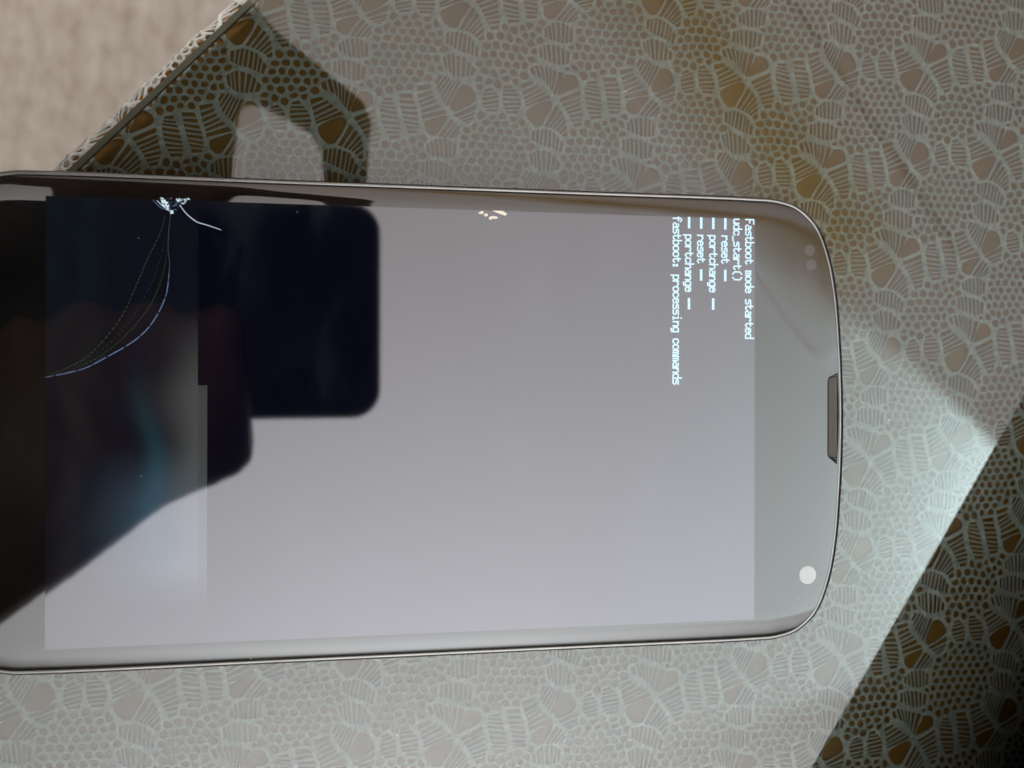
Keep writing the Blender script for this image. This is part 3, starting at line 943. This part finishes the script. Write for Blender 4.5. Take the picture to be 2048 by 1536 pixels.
# ------------------------------------------------------------------ dark low slab at the lower right, added to mirror dark and shade the lace
st = tag(empty("shade_slab", (150, -80, 0)), "added dark low stand mirrored in the glass at the lower right", "slab")
sd = Vector((-45.1, -70.4)).normalized()                 # along its front edge
sn = Vector((-sd.y, sd.x))
if sn.dot(Vector((1, -1))) < 0: sn = -sn
S0 = Vector((119.9, 3.8))
SFm = Matrix(((sd.x, sn.x, 0, S0.x), (sd.y, sn.y, 0, S0.y), (0, 0, 1, 0), (0, 0, 0, 1)))
link("board", box_mesh("board", -70, 190, 0, 230, 25, 33, 0.6, SFm), M['slab'], st)
for a, b_ in ((-55, 45), (175, 45), (-55, 215), (175, 215)):
    link("leg", box_mesh("leg", a - 9, a + 9, b_ - 9, b_ + 9, 0.02, 24.98, 0.6, SFm), M['slab'], st)

# ------------------------------------------------------------------ the phone that takes the picture
CF = Matrix((RIGHT, UP, BACK)).transposed().to_4x4()
CF.translation = CAM
cp = tag(empty("camera_phone", CAM + BACK * 5), "navy black phone taking the picture, mirrored in the cracked phone", "phone")
rx0, rx1, ry0, ry1, rr_ = -99.0, 27.4, -10.3, 52.8, 8.5
ol = []
for cx_, cy_, a0 in ((rx1 - rr_, ry1 - rr_, 0), (rx0 + rr_, ry1 - rr_, 90), (rx0 + rr_, ry0 + rr_, 180), (rx1 - rr_, ry0 + rr_, 270)):
    for s_ in range(9):
        a = math.radians(a0 + s_ * 11.25)
        ol.append(Vector((cx_ + rr_ * math.cos(a), cy_ + rr_ * math.sin(a))))
nn_ = []
for i in range(len(ol)):
    d = (ol[(i + 1) % len(ol)] - ol[i - 1]).normalized(); nn_.append(Vector((d.y, -d.x)))
def camframe(o):
    o.data.transform(Matrix.Translation(-CF.translation * 0) @ Matrix(((CF[0][0], CF[0][1], CF[0][2], CAM.x * MM), (CF[1][0], CF[1][1], CF[1][2], CAM.y * MM), (CF[2][0], CF[2][1], CF[2][2], CAM.z * MM), (0, 0, 0, 1))))
    return o
body = camframe(link("body", rings("body", [(5.5, 0.9), (2.8, 1.15), (1.1, 2.2), (0.2, 4.2), (0.0, 6.2), (0.3, 8.2), (1.2, 9.6)], M['camphone'], True, True, ol, nn_), M['camphone'], cp, True))
camframe(link("screen", rings("screen", [(4.0, 9.62), (4.0, 9.75)], M['camlens'], True, False, ol, nn_), M['camlens'], cp))
lens = []
ring_o = [Vector((math.cos(i * math.pi / 14) * 5.2, math.sin(i * math.pi / 14) * 5.2)) for i in range(28)]
camframe(link("lens_ring", rings("lens_ring", [(0, 0.95), (0, 0.5), (0.7, 0.4), (1.4, 0.5), (1.5, 0.8)], M['rim'], False, False, ring_o, [v.normalized() for v in ring_o]), M['camlens'], cp, True))
camframe(disc("flash", 11.5, 0, 0.85, 1.8, M['sensor'], cp))

# ------------------------------------------------------------------ the person holding that phone (seen only mirrored)
_ico = bmesh.new(); bmesh.ops.create_icosphere(_ico, subdivisions=2, radius=1.0)
ICO_V = np.array([v.co[:] for v in _ico.verts]); ICO_F = np.array([[v.index for v in f.verts] for f in _ico.faces]); _ico.free()
class Blob:
    """balls strung along limbs, fused into one skin by a voxel remesh"""
    def __init__(self): self.v = []; self.f = []; self.n = 0
    def ball(self, c, r, s=(1, 1, 1)):
        self.v.append(ICO_V * r * np.array(s) + np.array(c)); self.f.append(ICO_F + self.n); self.n += len(ICO_V)
    def limb(self, pts, step=0.42):
        for (a, ra), (b, rb) in zip(pts[:-1], pts[1:]):
            a = Vector(a); b = Vector(b); L = (b - a).length
            n = max(2, int(L / (step * min(ra, rb))) + 1)
            for i in range(n + 1):
                t = i / n
                self.ball(a.lerp(b, t), ra + (rb - ra) * t)
    def build(self, name, mat, parent, voxel, smooth=3):
        me = mesh(name, np.concatenate(self.v).tolist(), np.concatenate(self.f).tolist())
        o = link(name, me, mat, parent)
        r = o.modifiers.new("fuse", 'REMESH'); r.mode = 'VOXEL'; r.voxel_size = voxel * MM; r.use_smooth_shade = True
        s = o.modifiers.new("smooth", 'SMOOTH'); s.factor = 0.5; s.iterations = smooth
        return o
def zb(x): return 167.4 + (x + 27.4) * 0.2008 + 0.9
person = tag(empty("person", (-480, 0, FLOOR)), "person in dark clothes bending over the table, holding up a phone with both hands", "person")
B_ = Blob()
# trunk, legs (kneeling), neck, head
B_.limb([((-480, 0, -290), 125), ((-470, 0, -90), 118), ((-440, 0, 120), 125), ((-415, 0, 250), 105)])
B_.limb([((-420, -150, 285), 60), ((-415, 0, 290), 75), ((-420, 150, 285), 60)])
B_.limb([((-405, 0, 320), 58), ((-345, 5, 405), 54)])
for s_ in (-1, 1):
    B_.limb([((-480, 75 * s_, -300), 88), ((-340, 105 * s_, -660), 62), ((-420, 105 * s_, -695), 58), ((-700, 105 * s_, -705), 42), ((-800, 105 * s_, -720), 32)])
fd = Vector((0.72, 0.02, -0.69)).normalized(); ud = Vector((0.69, 0, 0.72)).normalized(); HC = Vector((-300, 10, 445))
B_.ball(HC + ud * 18 - fd * 12, 80); B_.ball(HC - ud * 22 + fd * 14, 66); B_.ball(HC - ud * 62 + fd * 30, 44)
B_.limb([(HC + fd * 74 + ud * 8, 9), (HC + fd * 92 - ud * 22, 12)])
B_.limb([(HC + fd * 72 - ud * 50 - Vector((0, 20, 0)), 7), (HC + fd * 74 - ud * 50 + Vector((0, 20, 0)), 7)])
for s_ in (-1, 1):
    B_.ball(HC + Vector((0, 76 * s_, 0)) - ud * 8, 17, (1.0, 0.5, 1.3))
# right arm and hand: fingers hook round the lower edge onto the back of the phone
B_.limb([((-420, -160, 285), 56), ((-345, -250, 90), 44), ((-150, -68, 188), 27), ((-138, -58, 188), 27)])
mcp = [(-68, -19.5), (-83, -21), (-97, -21), (-109, -21)]
tipx = [-46.0, -62.5, -78.5, -93.0]
for i, ((mx_, my_), tx_) in enumerate(zip(mcp, tipx)):
    r_ = (9.6, 9.8, 9.3, 8.2)[i]
    B_.limb([((-138, -58, 188), 24), ((mx_ - 12, my_ - 8, zb(mx_) + 8), 13), ((mx_, my_, zb(mx_) + 5), 11.5), ((tx_, -11.5 - (i == 0) * 0.5, zb(tx_) - 2), r_),
             ((tx_, 4, zb(tx_) - 9.2), r_ * 0.9), ((tx_ - 0.5, 20 - 3 * (i == 3), zb(tx_) - 8.4), r_ * 0.82)])
B_.limb([((-128, -52, 196), 20), ((-100, -32, zb(-100) + 22), 13), ((-78, -8, zb(-78) + 21), 10.5), ((-64, 10, zb(-64) + 18), 9)])
# left arm and hand: fingertips pinch the upper edge
B_.limb([((-420, 160, 285), 56), ((-350, 265, 100), 44), ((-140, 150, 185), 28), ((-118, 138, 184), 26)])
lf = [((-40, 103), (-11.5, 86.5), (-11.0, 64.5)), ((-53, 106), (-51, 84), (-51.5, 65)), ((-68, 108), (-68, 84), (-68, 65)), ((-83, 108), (-84, 83), (-84, 64.5))]
for i, (a, b_, c) in enumerate(lf):
    r_ = (9.0, 9.2, 9.0, 8.2)[i]
    B_.limb([((-118, 138, 184), 22), ((a[0] - 8, a[1] + 8, zb(a[0]) + 9), 14), ((a[0], a[1], zb(a[0]) + 6), 12), ((b_[0], b_[1], zb(b_[0]) + 4), r_), ((c[0], c[1], zb(c[0]) + 3.5), r_ * 0.8)])
B_.limb([((-108, 130, 194), 18), ((-86, 105, zb(-86) + 20), 13), ((-62, 72, zb(-62) + 22), 10.5), ((-46, 50, zb(-46) + 18), 9)])
pb = B_.build("body", M['skin'], person, 3.2)
S_ = Blob()
S_.limb([((-478, 0, -250), 136), ((-470, 0, -90), 130), ((-440, 0, 120), 137), ((-415, 0, 250), 116)])
S_.limb([((-420, -152, 285), 70), ((-415, 0, 285), 84), ((-420, 152, 285), 70)])
S_.limb([((-420, -160, 285), 68), ((-345, -250, 90), 56), ((-172, -89, 177), 38)])
S_.limb([((-420, 160, 285), 68), ((-350, 265, 100), 56), ((-166, 165, 174), 39)])
S_.build("shirt", M['shirt'], person, 7, 4)
Tr = Blob()
Tr.limb([((-482, 0, -320), 128), ((-480, 0, -270), 132)])
for s_ in (-1, 1):
    Tr.limb([((-480, 75 * s_, -310), 98), ((-345, 105 * s_, -655), 72), ((-420, 105 * s_, -680), 66), ((-660, 105 * s_, -695), 54)])
Tr.build("trousers", M['trousers'], person, 8, 4)
Hr = Blob()
Hr.ball(HC + ud * 34 - fd * 24, 80); Hr.ball(HC - fd * 34 - ud * 6, 70); Hr.ball(HC + ud * 48 + fd * 16, 58)
for s_ in (-1, 1): Hr.ball(HC + Vector((0, 42 * s_, 0)) + ud * 26 - fd * 10, 50)
Hr.build("hair", M['hair'], person, 5, 3)
for s_ in (-1, 1):
    e_ = Blob(); e_.ball(HC + fd * 74 + ud * 4 + Vector((0, 29 * s_, 0)), 11)
    link("eye", mesh("eye", e_.v[0].tolist(), e_.f[0].tolist()), M['eye'], person, True)
